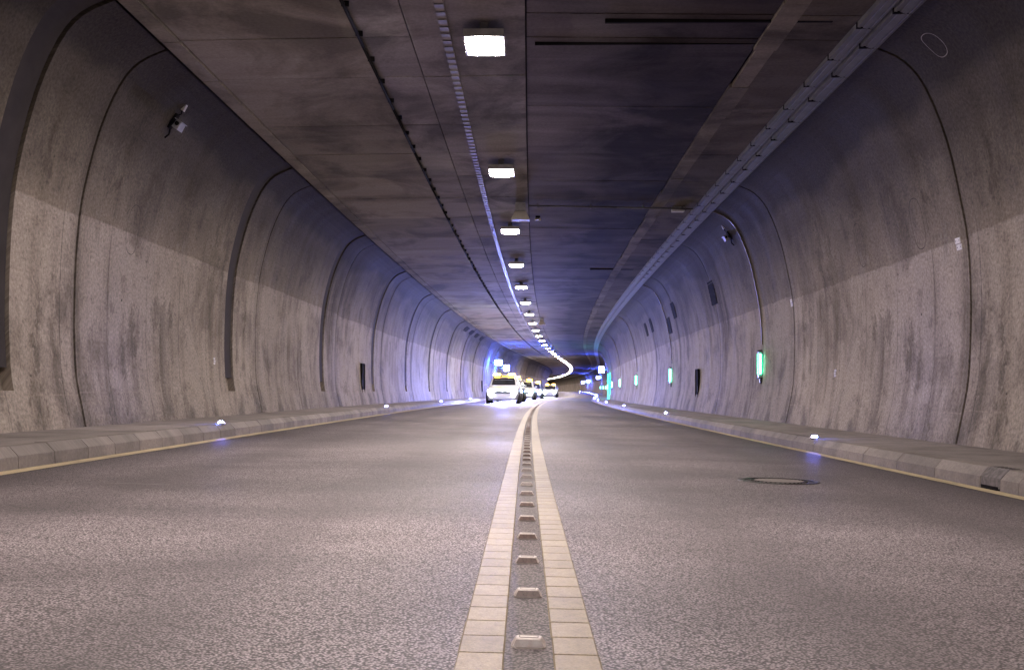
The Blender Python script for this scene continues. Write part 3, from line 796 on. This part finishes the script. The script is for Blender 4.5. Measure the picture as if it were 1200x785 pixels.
# tall dark hydrant niches at walkway level
for side, s, lab in (('left', 35.7, 'tall narrow dark niche door in the left wall, nearer one'), ('left', 91.0, 'small distant dark niche door in the left wall'), ('right', 35.1, 'tall narrow dark niche door in the right wall')):
    prof = PROF_L if side == 'left' else PROF_R; zb, zt = (.27, 1.62) if side == 'left' else (.075, 1.42)
    o = empty('niche_door', s, on_prof(prof, (zb + zt) / 2)[0], zb, 0, lab, 'niche door', 'dark niche doors in the walls'); sg = 1 if side == 'left' else -1
    h = zt - zb; x = lambda a, b_: sorted((sg * a, sg * b_))
    b = MB(); b.box(*x(-.02, .022), -.26, .26, 0, h - .04); b.build('door_leaf', M['dark'], o)
    b = MB(); b.box(*x(-.02, .045), -.29, -.262, 0, h); b.box(*x(-.02, .045), .262, .29, 0, h); b.box(*x(-.02, .045), -.261, .261, h - .038, h); b.build('door_frame', M['dark'], o)
    b = MB(); b.box(*x(.023, .04), -.22, -.195, h * .45, h * .6); b.build('handle', M['steel'], o)
# number plates
def plate(side, s, z, w_, h_, lab, parts=2):
    prof = PROF_L if side == 'left' else PROF_R; d, lean = on_prof(prof, z); sg = 1 if side == 'left' else -1
    o = empty('marker_plate', s, d, z, lean, lab, 'marker plate', 'small white marker plates on the walls')
    for i in range(parts):
        zz = -h_ / 2 + h_ * i / parts; x0, x1 = sorted((sg * -.005, sg * .012)); off = .012 * (1 if i % 2 else -1)
        pl = MB().box(x0, x1, -w_ / 2 + off, w_ / 2 + off, zz + .006, zz + h_ / parts - .006).build('plate', M['white'], o)
        x0, x1 = sorted((sg * .0125, sg * .0145))
        b = MB()
        for y in (-w_ * .34, w_ * .34): b.box(x0, x1, y - .008 + off, y + .008 + off, zz + h_ / parts * .42, zz + h_ / parts * .58)
        b.build('screw', M['iron'], pl)
plate('right', 13.22, 2.515, .15, .165, 'largest white marker plate, beside the nearest joint of the right wall')
plate('right', 18.83, 1.02, .085, .14, 'low white marker plate on the right wall above the blue kerb light', 3)
plate('right', 22.0, 2.49, .13, .16, 'white marker plate on the right wall at its second joint')
plate('left', 19.08, 1.24, .085, .13, 'small white marker plate on the left wall beside the duct slot', 3)

# surveillance cameras high on both walls
def make_camera(side, s, z, lab):
    d, lean = on_prof(PROF_L if side == 'left' else PROF_R, z); sg = 1 if side == 'left' else -1
    o = empty('wall_camera', s, d, z, lean, lab, 'camera', 'cameras high on the tunnel walls'); X = lambda a, b_: sorted((sg * a, sg * b_))
    o.scale = (.68, .62, .72)
    b = MB(); b.box(*X(-.02, .05), -.09, .09, -.16, .16); b.box(*X(.05, .16), -.03, .03, -.05, .01); b.build('bracket', M['dark'], o)
    b = MB(); b.box(*X(.12, .25), -.20, .14, -.10, .06, .008); b.build('body', M['greyplastic'], o)
    b = MB(); b.cyl((sg * .185, -.201, -.0), (sg * .185, -.225, -.0), .042, 12); b.build('lens', M['dark'], o)
    b = MB(); b.box(*X(.10, .27), -.25, .15, .062, .075); b.build('sun_shield', M['greyplastic'], o)
    b = MB(); b.box(*X(-.01, .08), -.02, .10, .27, .41, .01); b.build('junction_box', M['cream'], o)
    b = MB(); pts = [(sg * .03, .04, .16), (sg * .06, .06, .2), (sg * .04, .04, .27)]
    for p, q in zip(pts, pts[1:]): b.cyl(p, q, .012, 6)
    pts = [(sg * .04, .04, -.16), (sg * .09, .02, -.26), (sg * .05, .03, -.36)]
    for p, q in zip(pts, pts[1:]): b.cyl(p, q, .02, 6)
    b.build('cable', M['dark'], o)
make_camera('left', 15.0, 4.50, 'pale surveillance camera high on the sooty left wall')
make_camera('right', 26.0, 4.42, 'pale surveillance camera high on the right wall above the green light')

# hanging loudspeaker horns and small ceiling fittings
def make_horn(lab):
    r = bpy.data.objects.new('speaker_horn', None); C.objects.link(r); tag(r, lab, 'loudspeaker', 'horn loudspeakers hanging from the ceiling')
    b = MB(); b.box(-.115, .115, -.14, .14, -.20, -.02); b.build('driver_box', M['greyplastic'], r)
    b = MB(); n = 0
    for hw, hl, z in ((.115, .11, -.205), (.13, .13, -.225), (.205, .20, -.40), (.205, .20, -.415), (.19, .185, -.41)):
        b.v += [(-hw, -hl, z), (hw, -hl, z), (hw, hl, z), (-hw, hl, z)]
    for q in range(4):
        for j in range(4): b.f.append((q * 4 + j, q * 4 + (j + 1) % 4, q * 4 + 4 + (j + 1) % 4, q * 4 + 4 + j))
    b.f.append((16, 17, 18, 19)); b.build('horn', M['cream'], r)
    b = MB(); b.box(-.03, .03, -.03, .03, -.02, .02); b.build('hanger', M['steel'], r)
    return r
h0 = make_horn('pale horn loudspeaker hanging beside the third ceiling lamp'); relocate(h0, 24.4, -.19, 4.945)
o = copy_tree(h0); o['label'] = 'distant horn loudspeaker hanging right of the far ceiling lamps'; relocate(o, 63.5, .10, 4.955)
o = copy_tree(h0); o['label'] = 'tiny farthest horn loudspeaker beside the bend of the lamp row'; relocate(o, 102, .02, 4.955)
o = empty('ceiling_sensor', 26.4, .20, 4.90, 0, 'small pale sensor on the ceiling right of the hanging horn', 'sensor')
b = MB(); b.box(-.07, .02, -.05, .05, -.05, .0, .01); b.build('body', M['cream'], o); b = MB(); b.cyl((.05, 0, -.01), (.05, -.02, -.07), .03, 10, .02); b.build('eye', M['white'], o)
b = MB(); b.box(-.05, .06, -.03, .03, .0, .055); b.build('base', M['dark'], o)
o = empty('ceiling_box', 25.05, 3.42, 4.87, 0, 'small flat white box on the ceiling near the cable tray', 'junction box')
b = MB(); b.box(-.14, .14, -.09, .09, -.05, .02, .0); b.build('body', M['white'], o); b = MB(); b.box(-.15, .15, -.10, .10, .021, .09); b.build('mount', M['greyplastic'], o)

# ------------------------------------------------------------------ lit boxes and the exit far down the tunnel
def sign_box(s, d, z, w_, h_, lab, blue='signblue'):
    o = empty('lit_sign', s, d, z, 0, lab, 'sign', 'white lit sign boxes deep in the tunnel')
    b = MB(); b.box(-w_ / 2, w_ / 2, -.08, .08, -h_ / 2, h_ / 2); b.build('housing', M['lampbody'], o)
    b = MB(); b.box(-w_ / 2 + .03, w_ / 2 - .03, -.095, -.081, -h_ / 2 + .03, h_ / 2 - .03); b.build('sign_face', M['signface'], o)
    b = MB(); b.box(-w_ / 2 - .02, -w_ / 2 - .001, -.07, .07, -h_ / 2 + .04, h_ / 2 - .04); b.box(w_ / 2 + .001, w_ / 2 + .02, -.07, .07, -h_ / 2 + .04, h_ / 2 - .04); b.build('blue_side', M[blue], o)
    b = MB(); sg = -1 if d < 0 else 1; b.box(*sorted((sg * w_ / 2, sg * (w_ / 2 + .5))), .02, .06, -.03, .03); b.build('arm', M['steel'], o)
sign_box(96.0, -4.55, 3.25, .50, .50, 'nearer square white lit sign with blue glow on the left wall')
sign_box(104.0, -4.45, 2.95, .46, .62, 'second upright white lit sign on the left wall above the lights')
sign_box(124.0, 4.55, 3.2, .50, .75, 'upright white lit sign with blue glow on the right wall')
sign_box(212.0, 4.6, 3.2, .5, .5, 'small white lit sign around the bend of the right wall', 'signblue_far')
sign_box(276.0, 4.5, 2.8, .5, .5, 'white lit sign next to the farthest one on the right wall', 'signblue_far')
sign_box(300.0, 4.2, 2.65, .55, .55, 'farthest white lit sign at the end of the right wall', 'signblue_far')
o = empty('exit_frame', 104.5, on_prof(PROF_R, 1.3)[0], .07, 0, 'tall green lit emergency exit frame on the right wall', 'emergency exit')
b = MB(); b.box(-.10, -.01, -.42, .42, 0, 2.1); b.build('door_leaf', M['greyplastic'], o)
b = MB(); b.box(-.24, -.10, -.60, -.44, 0, 2.3); b.box(-.24, -.10, .44, .60, 0, 2.3); b.build('lit_post', M['exitgreen'], o)
b = MB(); b.box(-.24, -.10, -.438, .438, 2.14, 2.3); b.build('lit_head', M['exitgreen'], o)
#CARS#
# ------------------------------------------------------------------ added cars standing in for oncoming light trails, headlights and amber bars lit
M['carpaint'] = mk_plain('white_car_paint', (.60, .61, .63), .28, 0, .06, 3, .5)
M['silver'] = mk_plain('silver_car_paint', (.34, .35, .37), .3, .4, .06, 3, .5)
M['grey'] = mk_plain('grey_car_paint', (.16, .165, .18), .3, .3, .06, 3, .5)
M['glass'] = mk_plain('dark_car_glass', (.02, .022, .028), .08, 0, .1, 2, .6)
M['tyre'] = mk_plain('tyre_rubber', (.02, .02, .02), .8)
M['headlamp'] = mk_emit('headlamp_beam', (.80, .86, 1.0), 900.0)
M['amber'] = mk_emit('amber_beacon', (1.0, .50, .03), 60.0)
M['drl'] = mk_emit('day_light_strip', (.85, .9, 1.0), 160.0)
def make_car():
    r = bpy.data.objects.new('stand_in_car', None); C.objects.link(r); tag(r, 'x', 'car', 'added cars standing in for light trails in the left lane')
    # stations along the car: y, half width low, half width belt, z sill, z belt, (half width roof, z roof) where the cabin is
    def loft(name, rows, mat, parent):
        b = MB(); n = len(rows[0])
        for row in rows: b.v += row
        for i in range(len(rows) - 1):
            for j in range(n - 1): b.f.append((i * n + j, i * n + j + 1, (i + 1) * n + j + 1, (i + 1) * n + j))
            b.f.append((i * n + n - 1, i * n, (i + 1) * n, (i + 1) * n + n - 1))
        b.f += [tuple(reversed(range(n))), tuple((len(rows) - 1) * n + j for j in range(n))]
        return b.build(name, mat, parent, True)
    body = [(-2.10, .62, .30, .56), (-2.06, .76, .22, .68), (-1.85, .85, .20, .80), (-1.30, .89, .20, .90), (-.95, .90, .20, .95), (.4, .90, .20, .98), (1.5, .89, .20, 1.0), (1.95, .84, .22, .98), (2.08, .74, .30, .86)]
    rows = []
    for y, wd, z0, z1 in body:
        m = (z0 + z1) / 2
        rows.append([(-wd * .92, y, z0), (-wd, y, m), (-wd * .97, y, z1 - .05), (-wd * .86, y, z1), (wd * .86, y, z1), (wd * .97, y, z1 - .05), (wd, y, m), (wd * .92, y, z0)])
    bo = loft('body', rows, M['carpaint'], r)
    cab = [(-1.02, .76, .93, .94), (-.45, .72, .93, 1.30), (-.15, .68, .95, 1.45), (.5, .68, .96, 1.50), (1.3, .66, .97, 1.46), (1.75, .66, .97, 1.30), (1.92, .70, .96, 1.0)]
    rows = []
    for y, wd, z0, z1 in cab: rows.append([(-.80, y, z0), (-.80 + (.80 - wd) * .6, y, z0 + (z1 - z0) * .6), (-wd * .93, y, z1 - .02), (-wd * .7, y, z1), (wd * .7, y, z1), (wd * .93, y, z1 - .02), (.80 - (.80 - wd) * .6, y, z0 + (z1 - z0) * .6), (.80, y, z0)])
    cb = loft('cabin', rows, M['carpaint'], r)
    mesh('windscreen', [(-.66, -.93, 1.02), (.66, -.93, 1.02), (.58, -.235, 1.425), (-.58, -.235, 1.425)], [(0, 1, 2, 3)], M['glass'], cb)
    for sx in (-1, 1):
        v = [(sx * .805, -.55, 1.02), (sx * .805, 1.55, 1.05), (sx * .70, 1.35, 1.40), (sx * .695, -.10, 1.38)]
        mesh('side_window', v, [(0, 1, 2, 3)] if sx > 0 else [(3, 2, 1, 0)], M['glass'], cb)
        MB().box(*sorted((sx * .90, sx * 1.04)), -.72, -.60, .98, 1.10, .015).build('mirror', M['carpaint'], r)
        hl = MB(); hl.box(*sorted((sx * .50, sx * .80)), -2.085, -1.95, .60, .75, .02); hl = hl.build('headlight', M['steel'], r)
        b = MB(); b.cyl((sx * .67, -2.09, .675), (sx * .67, -2.12, .675), .11, 16); b.build('lamp_lens', M['headlamp'], hl)
        b = MB(); b.cyl((sx * .60, -2.075, .40), (sx * .60, -2.115, .40), .05, 12); b.build('fog_light', M['drl'], r)
        for yy in (-1.32, 1.32):
            b = MB(); b.cyl((sx * .70, yy, .31), (sx * .91, yy, .31), .31, 20); wh = b.build('wheel', M['tyre'], r)
            b = MB(); b.cyl((sx * .905, yy, .31), (sx * .925, yy, .31), .20, 14, .17); b.build('rim', M['steel'], wh)
    MB().box(-.46, .46, -2.115, -2.05, .58, .68, .01).build('grille', M['dark'], r)
    MB().box(-.50, .50, -2.128, -2.116, .70, .725).build('light_strip', M['drl'], r)
    MB().box(-.72, .72, -2.125, -2.02, .30, .46, .02).build('bumper', M['carpaint'], r)
    MB().box(-.26, .26, -2.137, -2.126, .40, .51).build('number_plate', M['white'], r)
    bar = MB().box(-.60, .60, .02, .26, 1.50, 1.545).build('light_bar', M['dark'], r)
    for x0, x1 in ((-.60, -.22), (.22, .60)): MB().box(x0, x1, .01, .27, 1.546, 1.66, .02).build('beacon', M['amber'], bar)
    MB().box(-.215, .215, .02, .26, 1.546, 1.63, .02).build('beacon_base', M['greyplastic'], bar)
    ld = bpy.data.lights.new('added_blue_beam', 'SPOT'); ld.energy = 7200; ld.color = (.19, .23, 1.0); ld.spot_size = math.radians(125); ld.spot_blend = 1.0; ld.shadow_soft_size = .12  # added blue spot, tints the walls and road ahead of the car
    lo = bpy.data.objects.new('added_blue_beam', ld); link(lo, r); lo.location = (0, -2.25, .68); lo.rotation_euler = (math.radians(65), 0, math.radians(180))
    return r
car0 = None
def repaint(o, mat):
    for ch in o.children:
        if ch.type == 'MESH' and ch.data.materials and ch.data.materials[0] is M['carpaint']:
            ch.data = ch.data.copy(); ch.data.materials[0] = mat
        repaint(ch, mat)
for s, dd, pm, lab in ((61, -1.95, None, 'nearest white stand-in car for light trails in the oncoming lane, headlights and amber beacons lit'), (72.5, -2.1, 'silver', 'silver stand-in car for light trails close behind the nearest white one, beacons lit'), (87, -1.85, None, 'white stand-in car for light trails in the middle of the oncoming line'),
                       (107, -2.0, 'grey', 'grey stand-in car for light trails second from the back of the oncoming line'), (139, -1.9, None, 'last and smallest white stand-in car for light trails in the oncoming line')):
    if car0 is None: o = car0 = make_car()
    else:
        o = copy_tree(car0)
        if pm: repaint(o, M[pm])
    o['label'] = lab; relocate(o, s, dd, rz(dd) + .002)
